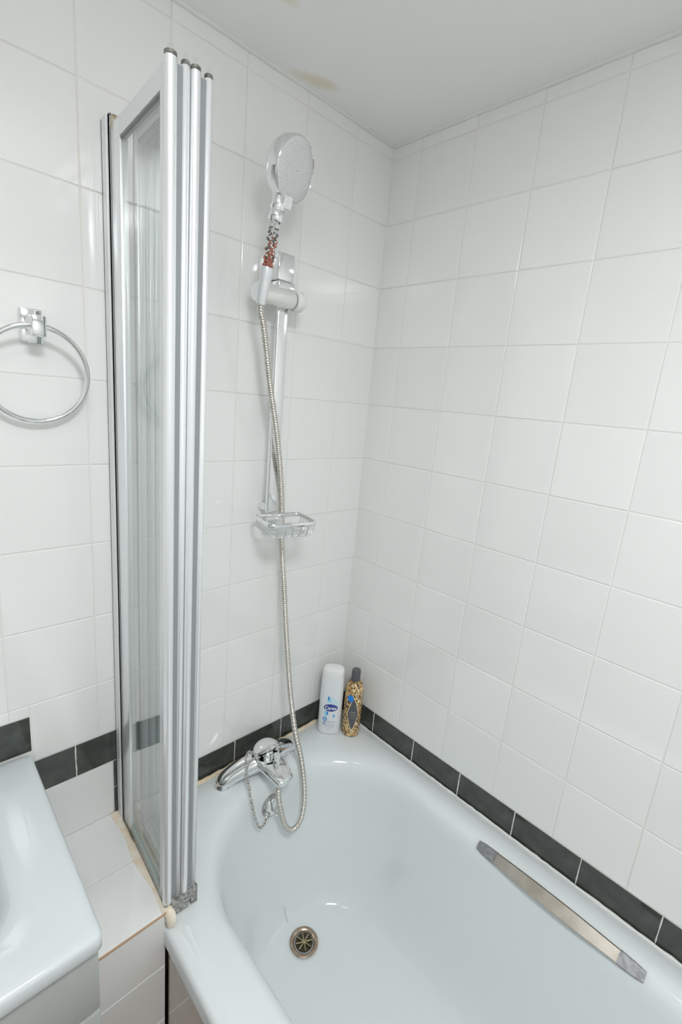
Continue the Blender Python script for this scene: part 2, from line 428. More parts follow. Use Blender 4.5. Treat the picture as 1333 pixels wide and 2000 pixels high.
lift = lambda t: 0.010 + 0.012 * math.sin(PI * min(max(t, 0), 1))
wd = lambda t: 0.0105 + 0.0045 * math.sin(PI * min(max(t, 0), 1))
grip = strap(0.09, 0.91, 30, wd, lift, 0.0028).build('grip_handle', noise_mat('satin_nickel', (0.46, 0.42, 0.37), (0.54, 0.50, 0.45), 30, 0.30, 1.0), tub, 35)
mcap = noise_mat('grey_grip_end', (0.24, 0.24, 0.25), (0.34, 0.34, 0.35), 120, 0.4, 0.4)
for a, b in ((0.0, 0.13), (1.0, 0.87)):
    strap(a, b, 8, lambda t: wd(t) * (0.92 + 0.16 * min(1, min(abs(t), abs(1 - t)) / 0.04)), lambda t: lift(t) - 0.001, 0.005).build('grip_end', mcap, grip, 35)
    p = G0.lerp(G1, 0.05 if a == 0 else 0.95); MB().tube([p + nrm * 0.006, p - nrm * 0.02], 0.007, 10).build('grip_foot', mcap, grip, 35)
# sealant along both walls
def flat_bead(pts, r, m, parent, name='sealant'):
    P_ = even([Vector(p) for p in pts], 0.012)
    for p in P_: p += Vector((random.uniform(-1, 1), random.uniform(-1, 1), random.uniform(-1, 1))) * 0.0005
    return MB().tube(P_, [r * random.uniform(0.8, 1.25) for _ in P_], 8).build(name, m, parent, 70)
flat_bead([(-0.682, -0.0080, RIM + 0.0005), (-0.10, -0.0080, RIM + 0.0005)], 0.0058, M_SILI, tub)
flat_bead([(-0.10, -0.0055, RIM), (-0.006, -0.0055, RIM)], 0.003, M_GROUT_W, tub)
flat_bead([(-0.0055, -0.006, RIM), (-0.0055, -1.69, RIM)], 0.003, M_GROUT_W, tub)

# bath side panel (glossy), set under the rim
bp = MB().box((-0.698, -1.695, 0.02), (-0.685, -0.276, 0.524), 0.002).build('side_panel', M_PANEL, tub)
bp['label'] = 'glossy beige panel under the outer rim of the bathtub'

# ------------------------------------------------------------------ boxed ledge between basin unit and bath
LZ = 0.597
ledge = thing('tiled_ledge', 'white tiled boxed-in ledge between the basin unit and the bath screen', 'ledge', (-0.77, -0.14, 0))
lx, ly = 0.77, 0.14
lb = MB().box((-0.845 + lx, -0.270 + ly, 0.0), (-0.7075 + lx, 0 + ly, 0.570)).box((-0.845 + lx, -0.270 + ly, 0.566), (-0.694 + lx, ly, LZ - 0.003)).build('core', M_GROUT, ledge)
def free_tile(wd, ht, M, parent, m=M_TILE):
    o = link('tile', tile_mesh(wd - GAP, ht - GAP, m, 0.001), None, parent); o.matrix_local = M; return o
RX = Matrix.Rotation(-PI / 2, 4, 'X')             # front (-y) turned up
for y0, y1 in ((0.0, -0.139), (-0.139, -0.274)):
    free_tile(0.153, abs(y1 - y0), Matrix.Translation((-0.7695 + lx, (y0 + y1) / 2 + ly, LZ)) @ RX, ledge)
for z0, z1 in ((0.469, LZ - 0.004), (0.331, 0.469), (0.19, 0.331), (0.05, 0.19)):
    free_tile(0.145, z1 - z0, Matrix.Translation((-0.7735 + lx, -0.274 + ly, (z0 + z1) / 2)), ledge)
# stained edge line and sealant strip
MB().box((-0.845 + lx, -0.2755 + ly, LZ - 0.005), (-0.699 + lx, -0.272 + ly, LZ - 0.0015), 0.0008).build('edge_trim', mat('brown_edge', (0.50, 0.33, 0.20), 0.6), ledge)
def ribbon(pts, wds, zt, m, parent, name):
    vs = []; fs = []
    for (p, w_) in zip(pts, wds):
        for s_, dz in ((-1, -0.003), (-0.8, 0.0), (-0.3, 0.0012), (0.4, 0.0012), (0.9, 0.0), (1, -0.003)):
            vs.append(Vector((p[0] + s_ * w_, p[1], p[2] + dz + zt)))
    n = len(pts)
    for i in range(n - 1):
        for k in range(5): fs.append((i * 6 + k, i * 6 + k + 1, i * 6 + 7 + k, i * 6 + 6 + k))
    m_ = MB(); m_.add(vs, fs); return m_.build(name, m, parent, 60)
n = 40; pts = []; wds = []
for i in range(n + 1):
    tt = i / n; pts.append((-0.700 + lx + 0.0015 * math.sin(9 * tt) , -0.002 - 0.272 * tt + ly, LZ)); wds.append(0.0085 + 0.002 * math.sin(13 * tt + 1) + random.uniform(-0.0006, 0.0006))
ribbon(pts, wds, 0.0008, M_SILI_P, ledge, 'sealant_strip')
# drip of sealant running down from the ledge corner on to the bath rim
MB().tube([(-0.697 + lx, -0.268 + ly, LZ - 0.002), (-0.695 + lx, -0.279 + ly, LZ - 0.006), (-0.694 + lx, -0.281 + ly, LZ - 0.02), (-0.694 + lx, -0.281 + ly, RIM + 0.004)], [0.008, 0.0095, 0.010, 0.008], 10, flat=0.55, up=(0, 1, 0)).build('sealant_drip', M_SILI_P, ledge, 60)
MB().box((-0.693 + lx, -0.256 + ly, RIM + 0.0015), (-0.6855 + lx, ly - 0.002, LZ - 0.004), 0.002).build('screen_plinth', noise_mat('stained_plinth', (0.74, 0.74, 0.70), (0.66, 0.55, 0.38), 30, 0.4), ledge)
fl = MB()
for xx in [(-0.676 + 0.1 * i / 16) for i in range(17)]: pass
flat_bead([(-0.676 + lx, -0.006 + ly, 0.585), (-0.578 + lx, -0.006 + ly, 0.580)], 0.010, M_SILI, ledge, 'sealant_smear')

# ------------------------------------------------------------------ basin on its unit
unit = thing('vanity_unit', 'pale grey vanity unit carrying the wash basin', 'cabinet', (-1.15, -0.20, 0))
ox, oy = 1.15, 0.20
cz = MB()
for a_, b_ in (((-1.45, -0.385, 0.06), (-1.434, -0.003, 0.799)), ((-0.866, -0.385, 0.06), (-0.850, -0.003, 0.799)), ((-1.45, -0.015, 0.06), (-0.850, -0.003, 0.799)), ((-1.45, -0.385, 0.06), (-0.850, -0.003, 0.076))):
    cz.box((a_[0] + ox, a_[1] + oy, a_[2]), (b_[0] + ox, b_[1] + oy, b_[2]), 0.001)
cz.build('carcass', M_GLOSSW, unit)
MB().box((-1.43 + ox, -0.36 + oy, 0.0), (-0.88 + ox, -0.02 + oy, 0.06)).build('plinth', M_GLOSSW, unit)
MB().box((-1.45 + ox, -0.403 + oy, 0.692), (-0.850 + ox, -0.386 + oy, 0.7995), 0.003).build('top_panel', M_GLOSSW, unit, 40)
for x0, x1 in ((-1.45, -1.152), (-1.148, -0.850)):
    d = MB().box((x0 + ox, -0.403 + oy, 0.07), (x1 + ox, -0.386 + oy, 0.688), 0.003).build('door', M_GLOSSW, unit, 40)
    hx = (-1.18 if x0 < -1.3 else -1.12)
    MB().tube([(hx + ox, -0.405 + oy, 0.55), (hx + ox, -0.425 + oy, 0.55), (hx + ox, -0.425 + oy, 0.45), (hx + ox, -0.405 + oy, 0.45)], 0.005, 8).build('handle', M_CHROME, d, 50)
basin = thing('wash_basin', 'white ceramic wash basin with rounded front edge', 'basin', (-1.15, -0.2, 0.8))
BZ = 0.834 - 0.8
brings = []
X0, X1, Y0, Y1 = -1.455 + ox, -0.846 + ox, -0.414 + oy, -0.004 + oy
for ins, r_, z_ in ((0.014, 0.006, 0.002), (0.004, 0.009, 0.004), (0.0, 0.011, 0.010), (0.0, 0.012, BZ - 0.007), (0.0015, 0.012, BZ - 0.003), (0.005, 0.012, BZ - 0.0005), (0.012, 0.012, BZ), (0.035, 0.012, BZ - 0.0005), (0.055, 0.02, BZ - 0.0015)):
    brings.append([(x, y, z_) for x, y in rrect(X0 + ins, X1 - ins, Y0 + ins, Y1 - ins, r_, 10)])
for ins, back, r_, z_ in ((0.070, 0.08, 0.05, BZ - 0.003), (0.079, 0.100, 0.06, BZ - 0.006), (0.085, 0.108, 0.065, BZ - 0.013), (0.091, 0.114, 0.065, BZ - 0.032), (0.102, 0.12, 0.065, BZ - 0.07), (0.125, 0.135, 0.08, BZ - 0.10), (0.17, 0.16, 0.045, BZ - 0.11)):
    brings.append([(x, y, z_) for x, y in rrect(X0 + ins, X1 - ins, Y0 + ins * 0.95, Y1 - back, r_, 10)])
nb = len(brings[0]); vs = [v for r in brings for v in r]; fs = []
for i in range(len(brings) - 1):
    for k in range(nb): fs.append((i * nb + k, i * nb + (k + 1) % nb, (i + 1) * nb + (k + 1) % nb, (i + 1) * nb + k))
fs.append(tuple((len(brings) - 1) * nb + k for k in range(nb)))
me = mesh('bowl', vs, fs); shade(me); link('bowl', me, M_BASIN, basin)
MB().lathe([(0.022, 0.001), (0.022, 0.003), (0.015, 0.002), (0.001, 0.001)], 24, Matrix.Translation((0, -0.01, BZ - 0.111))).build('waste', M_CHROME, basin, 40)

# ------------------------------------------------------------------ folding bath screen
scr = thing('bath_screen', 'folding glass bath screen with satin aluminium frames, folded against the wall', 'bath screen', (-0.68, -0.14, 0.57))
SX, SY, SZ0 = 0.68, 0.14, -0.57
def W(x, y, z): return Vector((x + SX, y + SY, z + SZ0))
ZT, ZB = 1.922, 0.603
wp = MB()
wp.box(W(-0.692, -0.040, ZB - 0.006), W(-0.689, -0.0005, 1.936), 0.0006); wp.box(W(-0.692, -0.004, ZB - 0.006), W(-0.664, -0.0005, 1.936), 0.0006)
wp.box(W(-0.667, -0.040, ZB - 0.006), W(-0.664, -0.0005, 1.936), 0.0006); wp.box(W(-0.692, -0.040, ZB - 0.006), W(-0.664, -0.032, 1.934), 0.0006)
wp.box(W(-0.6930, -0.026, ZB - 0.006), W(-0.6915, -0.022, 1.936), 0.0004)
wp = wp.build('wall_profile', M_ALU_F, scr)
MB().box(W(-0.6915, -0.0422, ZB - 0.004), W(-0.668, -0.040, 1.915)).build('hinge_gasket', M_GREY_PL, wp)
MB().box(W(-0.6925, -0.052, 1.908), W(-0.672, -0.040, 1.930), 0.003).build('hinge_cap', noise_mat('rusty_cap', (0.30, 0.22, 0.12), (0.62, 0.58, 0.52), 90, 0.5), wp)
posts_x = [-0.6945, -0.6740, -0.6615, -0.6425]; far_x = [-0.6848, -0.6630, -0.6490, -0.6340]; YN = -0.261
for i in range(4):
    px_, fx = posts_x[i], far_x[i]; yf = -0.060 if i == 0 else -0.080
    dirv = Vector((px_ - fx, YN - yf, 0)).normalized(); nv = Vector((-dirv.y, dirv.x, 0))
    a, b = Vector((fx, yf, 0)) + dirv * 0.006, Vector((px_, YN, 0)) - dirv * 0.006
    gz0, gz1 = (ZB + 0.012, ZT - 0.022) if True else (0, 0)
    vs = []
    for z in (gz0, gz1):
        for q, s_ in ((a, 1), (b, 1), (b, -1), (a, -1)): v = q + nv * (0.0022 * s_); vs.append(W(v.x, v.y, z))
    m_ = MB(); m_.add(vs, [(0, 1, 2, 3), (4, 5, 6, 7), (0, 1, 5, 4), (1, 2, 6, 5), (2, 3, 7, 6), (3, 0, 4, 7)])
    pane = m_.build('glass_panel', M_GLASS, scr)
    # round leading stile, D-shaped
    rr = (0.0080, 0.0058, 0.0064, 0.0056)[i]
    yy = YN - (0.002 if i in (0, 2) else 0.0)
    sec = [(rr * math.cos(k * 2 * PI / 28), rr * math.sin(k * 2 * PI / 28)) for k in range(28)]
    def bar(cx, cy, r, z0, z1, ns=28):
        return MB().lathe([(r * 0.86, z0), (r, z0 + 0.001), (r, z1 - 0.001), (r * 0.86, z1)], ns, Matrix.Translation(W(cx, cy, 0)))
    bar(px_, yy, rr, ZB, ZT).build('stile', M_ALU, pane, 40)
    MB().box(W(px_ - rr * 0.6, yy + 0.004, ZB), W(px_ + rr * 0.6, yy + 0.020, ZT - 0.002), 0.001).build('stile', M_ALU_F, pane)
    MB().box(W(fx - 0.0068, yf - (0.020 if i == 0 else 0.010), ZB), W(fx + 0.0068, yf + (0.0175 if i == 0 else 0.007), ZT - 0.004), 0.003).build('stile', M_ALU, pane, 40)
    bar(px_, yy, rr * 0.98, ZT, ZT + 0.005).build('end_cap', M_CAP, pane, 40)
    MB().lathe([(rr * 0.5, ZT + 0.0045), (rr * 0.5, ZT + 0.012), (rr * 0.3, ZT + 0.013)], 14, Matrix.Translation(W(px_, yy, 0))).build('end_cap', M_CLEAR, pane, 40)
    # rails
    for z0, z1, mm, nm in ((ZT - 0.030, ZT - 0.004, M_ALU_F, 'top_rail'), (ZB - 0.001, ZB + 0.018, M_VINYL, 'bottom_sweep')):
        vs = []
        for z in (z0, z1):
            for q, s_ in ((a, 1), (b, 1), (b, -1), (a, -1)): v = q + nv * (0.0055 * s_); vs.append(W(v.x, v.y, z))
        m_ = MB(); m_.add(vs, [(0, 1, 2, 3), (4, 5, 6, 7), (0, 1, 5, 4), (1, 2, 6, 5), (2, 3, 7, 6), (3, 0, 4, 7)])
        m_.build(nm, mm, pane)
    vs = []
    for z in (ZT - 0.0325, ZT - 0.030):
        for q, s_ in ((a, 1), (b, 1), (b, -1), (a, -1)): v = q + nv * (0.0045 * s_); vs.append(W(v.x, v.y, z))
    m_ = MB(); m_.add(vs, [(0, 1, 2, 3), (4, 5, 6, 7), (0, 1, 5, 4), (1, 2, 6, 5), (2, 3, 7, 6), (3, 0, 4, 7)]); m_.build('rail_gasket', M_GREY_PL, pane)
    # grimy rubber seal with a ragged lower edge
    prev = None; sl = MB(); nn = 26; top = []; 
    for k in range(nn + 1):
        q = a.lerp(b + dirv * 0.014, k / nn); zb = RIM + 0.0025 + random.uniform(0, 0.006)
        top.append((q, zb))
    for k in range(nn):
        (q0, z0), (q1, z1) = top[k], top[k + 1]; vs = []
        for q, zb in ((q0, z0), (q1, z1)):
            for s_ in (-0.006, 0.006):
                v = q + nv * s_; vs += [W(v.x, v.y, zb), W(v.x, v.y, ZB + 0.001)]
        sl.add(vs, [(0, 1, 5, 4), (2, 3, 7, 6), (0, 2, 6, 4), (1, 3, 7, 5)] + ([(0, 1, 3, 2)] if k == 0 else []) + ([(4, 5, 7, 6)] if k == nn - 1 else []))
    sl.build('rubber_seal', M_SEAL, pane)
MB().box(W(-0.6925, -0.258, 0.599), W(-0.6885, -0.032, 0.6055), 0.001).build('edge_gasket', noise_mat('mouldy_gasket', (0.07, 0.065, 0.05), (0.25, 0.23, 0.18), 120, 0.5), scr)
sw = MB(); xs = [-0.690 + 0.0505 * k / 22 for k in range(23)]; zb_ = [0.582 + random.uniform(-0.004, 0.004) for _ in xs]; zb_[-2] -= 0.006
for k in range(22):                               # ragged sweep hanging below the four leading stiles
    sw.prism([(xs[k] + SX, zb_[k] + SZ0), (xs[k + 1] + SX, zb_[k + 1] + SZ0), (xs[k + 1] + SX, ZB + 0.002 + SZ0), (xs[k] + SX, ZB + 0.002 + SZ0)], -0.2705 + SY, -0.2625 + SY)
sw.build('seal_sweep', M_SEAL, scr)
for i in (0, 2):                                  # hinges joining the pairs of leading stiles
    xa, xb = posts_x[i], posts_x[i + 1]
    MB().box(W(xa + 0.004, YN - 0.003, ZB + 0.004), W(xb - 0.004, YN + 0.006, ZT - 0.004)).build('hinge_strip', M_GREY_PL, scr)

# ------------------------------------------------------------------ shower riser rail with slider
rail = thing('riser_rail', 'chrome shower riser rail with sliding holder on the tiled wall', 'shower rail', (-0.345, 0, 1.25))
def RL(x, y, z): return Vector((x + 0.345, y, z - 1.25))
MB().box(RL(-0.3595, -0.046, 1.262), RL(-0.3305, -0.033, 1.80), 0.004, 3).build('rail', M_CHROME_W, rail, 40)
MB().box(RL(-0.367, -0.050, 1.768), RL(-0.325, -0.0005, 1.822), 0.003, 3).build('top_bracket', M_CHROME, rail, 40)
MB().box(RL(-0.367, -0.054, 1.744), RL(-0.323, -0.0005, 1.767), 0.003, 3).build('bracket_foot', M_CHROME, rail, 40)
MB().lathe([(0.012, 0), (0.012, 0.004), (0.010, 0.008), (0.010, 0.040), (0.008, 0.043)], 24, Matrix.Translation(RL(-0.345, -0.0005, 1.272)) @ Matrix.Rotation(PI / 2, 4, 'X')).build('bottom_bracket', M_CHROME, rail, 40)
RY = Matrix.Rotation(PI / 2, 4, 'Y')
SLZ = 1.732
sl = MB().lathe([(0.015, -0.006), (0.018, -0.004), (0.0185, 0.0), (0.0190, 0.078), (0.0175, 0.0805)], 32, Matrix.Translation(RL(-0.4135, -0.058, SLZ)) @ RY).build('slider', mat('pearl_plastic', (0.80, 0.80, 0.77), 0.2, 0.35), rail, 40)
MB().lathe([(0.0160, 0.081), (0.0160, 0.0835), (0.0205, 0.0836), (0.0212, 0.089), (0.0205, 0.102), (0.016, 0.108), (0.004, 0.110)], 32, Matrix.Translation(RL(-0.4135, -0.058, SLZ)) @ RY).build('knob', M_WHITE_PL, sl, 40)
MB().lathe([(0.0168, 0.0800), (0.0168, 0.0836)], 32, Matrix.Translation(RL(-0.4135, -0.058, SLZ)) @ RY).build('knob_joint', M_GREY_PL, sl, 40)
MB().lathe([(0.004, -0.012), (0.017, -0.012), (0.019, -0.009), (0.019, -0.0065), (0.0165, -0.006)], 32, Matrix.Translation(RL(-0.4135, -0.058, SLZ)) @ RY).build('end_disc', M_CHROME_W, sl, 40)
MB().lathe([(0.0152, -0.0066), (0.0152, -0.001)], 24, Matrix.Translation(RL(-0.4135, -0.058, SLZ)) @ RY).build('end_gap', M_DARK, sl)

# hand shower: local z runs up the handle, local -y is the spray face
P0 = Vector((-0.4245, -0.082, 1.727)); HA = Vector((0.06, -0.16, 0.985)).normalized(); HN = Vector((0.30, -0.93, -0.20))
zl = HA; yl = -(HN - zl * HN.dot(zl)).normalized(); xl = yl.cross(zl).normalized()
hs = thing('hand_shower', 'round chrome hand shower with bead-filled clear handle in the rail holder', 'shower head')
hs.matrix_world = Matrix.Translation(P0) @ Matrix((xl, yl, zl)).transposed().to_4x4()
MB().lathe([(0.0085, -0.022), (0.0095, -0.016), (0.0105, 0.0), (0.0115, 0.014), (0.0118, 0.022)], 24).build('cone', mat('pale_cone', (0.78, 0.79, 0.81), 0.2, 0.4), hs, 40)
MB().lathe([(0.0118, 0.022), (0.0125, 0.026), (0.0128, 0.040), (0.0120, 0.046)], 24).build('lower_collar', mat('frosted_collar', (0.78, 0.79, 0.82), 0.2, 0.3), hs, 40)
tube = MB().lathe([(0.0118, 0.046), (0.0122, 0.05), (0.0128, 0.09), (0.0135, 0.128)], 24, cap=False).build('clear_handle', M_CLEAR, hs, 60)
BC = (('dark_beads', (0.13, 0.14, 0.14)), ('white_beads', (0.85, 0.85, 0.80)), ('terracotta_beads', (0.52, 0.17, 0.11)))
bms = [MB() for _ in BC]
placed = []
for z0, z1, cnt, wts in ((0.048, 0.062, 60, (0.02, 0.05, 0.93)), (0.060, 0.082, 75, (0.12, 0.24, 0.64)), (0.08, 0.098, 55, (0.25, 0.35, 0.4)), (0.096, 0.126, 46, (0.28, 0.72, 0.0))):
    for k in range(cnt):
        for tr in range(30):
            a = random.uniform(0, 2 * PI); r_ = 0.0098 * math.sqrt(random.uniform(0.35, 1)); q = Vector((r_ * math.cos(a), r_ * math.sin(a), random.uniform(z0, z1)))
            if all((q - p).length > 0.0033 for p in placed): break
        placed.append(q); u = random.random(); j = 0 if u < wts[0] else (1 if u < wts[0] + wts[1] else 2)
        bms[j].sphere(q, 0.0020, 8, 5)
for (nm, c), b_ in zip(BC, bms): b_.build(nm, mat(nm, c, 0.3), tube, 60, kind='stuff')
MB().lathe([(0.0136, 0.126), (0.0146, 0.128), (0.0148, 0.144), (0.0140, 0.145), (0.0140, 0.146), (0.0146, 0.147), (0.0142, 0.160), (0.0125, 0.168)], 32).build('collar', M_CHROME, hs, 40)
# head: lathe about local -y, centred above the collar
HC = Vector((0.011, 0.004, 0.2190)); HR = 0.060
Mh = Matrix.Translation(HC) @ Matrix.Rotation(PI / 2 + 0.13, 4, 'X') @ Matrix.Diagonal((0.945, 0.945, 1.05, 1))       # lathe z -> local -y
head = MB().lathe([(0.004, -0.0155), (0.030, -0.0150), (0.044, -0.0135), (0.051, -0.010), (0.0555, -0.003), (0.0570, 0.006), (0.0575, 0.016), (0.0570, 0.0195), (0.0555, 0.021), (0.0545, 0.0198)], 56, Mh, cap=False)
head.tube([(0, 0.001, 0.156), (0.001, 0.001, 0.164), (0.004, 0.001, 0.178), (0.008, 0.001, 0.198)], [0.0135, 0.0145, 0.020, 0.034], 24, flat=[1, 0.95, 0.68, 0.40], up=(0, 1, 0))
head = head.build('head_shell', M_CHROME, hs, 50)
MF = mat('pale_spray_plate', (0.66, 0.67, 0.68), 0.22)
face = MB().lathe([(0.0548, 0.0195), (0.053, 0.0210), (0.03, 0.0220), (0.001, 0.0222)], 48, Mh, cap=False).build('spray_plate', MF, head, 60)
nz = MB()
for rr, cnt in ((0.007, 6), (0.014, 12), (0.021, 18), (0.028, 24), (0.035, 30), (0.042, 36), (0.049, 40)):
    for k in range(cnt):
        a = 2 * PI * k / cnt + rr * 40
        nz.lathe([(0.0013, 0.0), (0.0011, 0.0018), (0.0004, 0.0021)], 6, Mh @ Matrix.Translation((rr * math.cos(a), rr * math.sin(a), 0.0210)), cap=False)
nz.build('nozzles', mat('clear_nozzle', (0.80, 0.80, 0.81), 0.25), face, kind='stuff')
MB().box((0.004, -0.022, 0.150), (0.012, -0.010, 0.172), 0.0015).build('mode_switch', M_WHITE_PL, head)

# ------------------------------------------------------------------ hose
HP = [(-0.4262, -0.0795, 1.706), (-0.4240, -0.078, 1.690), (-0.4120, -0.076, 1.6544), (-0.3885, -0.071, 1.5551), (-0.3579, -0.064, 1.4467), (-0.3323, -0.052, 1.3508), (-0.3110, -0.038, 1.2559), (-0.3033, -0.0345, 1.1795),
      (-0.2949, -0.045, 1.0587), (-0.2875, -0.06, 0.9201), (-0.2799, -0.08, 0.7777), (-0.2791, -0.112, 0.6722), (-0.2663, -0.128, 0.5966), (-0.2631, -0.145, 0.5255), (-0.269, -0.158, 0.4727), (-0.283, -0.166, 0.4382), (-0.3044, -0.17, 0.4276), (-0.3236, -0.17, 0.4341), (-0.34, -0.167, 0.4607), (-0.3509, -0.162, 0.5037), (-0.357, -0.155, 0.5492), (-0.352, -0.147, 0.578)]
hp = even(spline(HP, 700), 0.00125)
rad = []
for i in range(len(hp)):
    s_ = (i * 0.00125) % 0.005 / 0.005; rad.append(0.0062 + (0.0010 if s_ < 0.6 else -0.0006))
hose = MB().tube(hp, rad, 12).build('shower_hose', M_HOSE, None, 60)
tag(hose, 'ribbed steel shower hose hanging from the hand shower to the tap', 'hose')
# ------------------------------------------------------------------ soap basket
bk = thing('soap_basket', 'chrome wire soap basket at the foot of the riser rail', 'soap basket', (-0.344, -0.097, 1.258), math.radians(-12))
bw, bd, bh = 0.058, 0.046, 0.028
rim = MB()
rp = [Vector((x, y, 0)) for x, y in rrect(-bw, bw, -bd, bd, 0.014, 6)]
rimo = MB().tube(rp, 0.0028, 8, closed=True, flat=1.8).build('rim', M_CHROME, bk, 60)
for k in range(6):
    yy = -bd + 0.012 + k * (2 * bd - 0.024) / 5
    pts = spline([(-bw, yy, 0), (-bw + 0.002, yy, -bh * 0.55), (-bw + 0.012, yy, -bh), (0, yy, -bh - 0.001), (bw - 0.012, yy, -bh), (bw - 0.002, yy, -bh * 0.55), (bw, yy, 0)], 26)
    MB().tube(pts, 0.0022, 8).build('wire', M_CHROME, bk, 60)
for k in range(5):
    xx = -bw + 0.022 + k * (2 * bw - 0.044) / 4
    for s_ in (-1,):
        pts = spline([(xx, s_ * bd, 0), (xx, s_ * (bd - 0.003), -bh * 0.6), (xx, s_ * (bd - 0.012), -bh - 0.003)], 10); MB().tube(pts, 0.0020, 8).build('wire', M_CHROME, bk, 60)
MB().tube([(-bw + 0.01, -0.01, -bh - 0.003), (bw - 0.01, -0.01, -bh - 0.003)], 0.0018, 6).build('wire', M_CHROME, bk, 60)
MB().box((-0.028, bd - 0.004, -0.026), (0.012, bd + 0.003, 0.002), 0.0015).build('mount_plate', M_CHROME, bk, 40)

# ------------------------------------------------------------------ towel ring
tr_ = thing('towel_ring', 'chrome towel ring on a square wall plate beside the bath screen', 'towel ring', (-0.805, 0, 1.605))
MB().box((-0.016, -0.008, -0.026), (0.016, -0.0003, 0.027), 0.003, 2).build('wall_plate', M_CHROME, tr_, 40)
MB().prism([(-0.009, -0.014), (0.009, -0.014), (0.010, 0.012), (-0.010, 0.012)], -0.052, -0.006).build('post', M_CHROME, tr_, 30)
MB().box((-0.0105, -0.058, -0.017), (0.0105, -0.042, 0.014), 0.003, 2).build('post', M_CHROME, tr_, 40)
rr = 0.0735; rc = Vector((-0.002, -0.047, -rr)); til = 0.19
rpts = [rc + Vector((rr * math.sin(a), (rr - rr * math.cos(a)) * math.sin(til), rr * math.cos(a))) for a in [2 * PI * k / 72 for k in range(72)]]
MB().tube(rpts, 0.0042, 12, closed=True).build('ring', M_CHROME, tr_, 60)

# ------------------------------------------------------------------ bath mixer tap
tap = thing('bath_mixer_tap', 'chrome single-lever bath mixer tap on the bath deck', 'tap', (-0.35, -0.05, RIM))
tm = MB()
for s_ in (-1, 1):
    pts = spline([(s_ * 0.108, 0.0, 0.000), (s_ * 0.098, -0.001, 0.013), (s_ * 0.070, -0.008, 0.027), (s_ * 0.036, -0.019, 0.040), (0, -0.030, 0.047)], 22)
    tm.tube(pts, [0.0190 + 0.011 * (i / 21) for i in range(22)], 24, flat=[0.85] * 22)
tm.build('body', M_CHROME, tap, 60)
for s_ in (-1, 1):
    MB().lathe([(0.0225, 0.0), (0.0225, 0.003), (0.0200, 0.006), (0.018, 0.012)], 28, Matrix.Translation((s_ * 0.104, 0, 0))).build('flange', M_CHROME, tap, 40)
sp = spline([(0, -0.020, 0.046), (0, -0.05, 0.048), (0, -0.085, 0.045), (0, -0.116, 0.040), (0, -0.128, 0.037)], 20)
MB().tube(sp, [0.038, 0.038, 0.038, 0.037, 0.036, 0.035, 0.034, 0.033, 0.032, 0.031, 0.030, 0.029, 0.028, 0.027, 0.026, 0.025, 0.024, 0.022, 0.018, 0.010], 28, flat=0.50, up=(0, 0, 1)).build('spout', M_CHROME, tap, 60)
lip = [Vector(p) for p in spline([(-0.030, -0.045, 0.058), (-0.026, -0.085, 0.055), (-0.018, -0.112, 0.050), (0, -0.124, 0.047), (0.018, -0.112, 0.050), (0.026, -0.085, 0.055), (0.030, -0.045, 0.058)], 30)]
MB().tube(lip, 0.0035, 10).build('spout_lip', M_CHROME, tap, 60)
MB().lathe([(0.011, 0.0), (0.011, 0.014), (0.009, 0.016)], 20, Matrix.Translation((-0.002, -0.097, 0.014))).build('hose_outlet', M_CHROME, tap, 40)
MB().lathe([(0.0085, 0.0), (0.0085, 0.006), (0.0060, 0.009), (0.0060, 0.016), (0.0090, 0.019), (0.0090, 0.029), (0.0065, 0.031), (0.001, 0.0315)], 20, Matrix.Translation((0.002, -0.078, 0.060))).build('diverter_knob', M_CHROME, tap, 40)
Md = Matrix.Translation((0.0, -0.034, 0.060))
MB().lathe([(0.0340, -0.012), (0.0350, 0.0), (0.0335, 0.006)], 36, Md).build('cartridge_collar', M_CHROME, tap, 40)
MB().sphere((-0.004, -0.046, 0.070), 0.0155, 20, 12).build('cartridge_ball', M_CHROME, tap, 60)
# hood-shaped lever: part of a thick shell, open towards the front
def hood(R, th, sc, axis, lim, c):
    ax = Vector(axis).normalized(); e1 = ax.cross(Vector((1, 0, 0))).normalized(); e2 = ax.cross(e1)
    m_ = MB(); vs = []; fs = []; na, nr = 40, 12
    for rr_ in (R, R - th):
        for i in range(nr + 1):
            ph = lim * i / nr
            for k in range(na):
                a = 2 * PI * k / na; d = ax * math.cos(ph) + (e1 * math.cos(a) + e2 * math.sin(a)) * max(math.sin(ph), 0.002)
                vs.append(Vector(c) + Vector((d.x * sc[0], d.y * sc[1], d.z * sc[2])) * rr_)
    o2 = (nr + 1) * na
    for i in range(nr):
        for k in range(na):
            q = (i * na + k, i * na + (k + 1) % na, (i + 1) * na + (k + 1) % na, (i + 1) * na + k); fs.append(q); fs.append(tuple(o2 + j for j in reversed(q)))
    for k in range(na): fs.append((nr * na + k, nr * na + (k + 1) % na, o2 + nr * na + (k + 1) % na, o2 + nr * na + k))
    m_.add(vs, fs); return m_
lev = hood(0.0415, 0.003, (1.0, 1.0, 0.85), (-0.05, 0.62, 0.78), 1.25, (0, -0.040, 0.066)).build('lever_hood', M_CHROME, tap, 50)

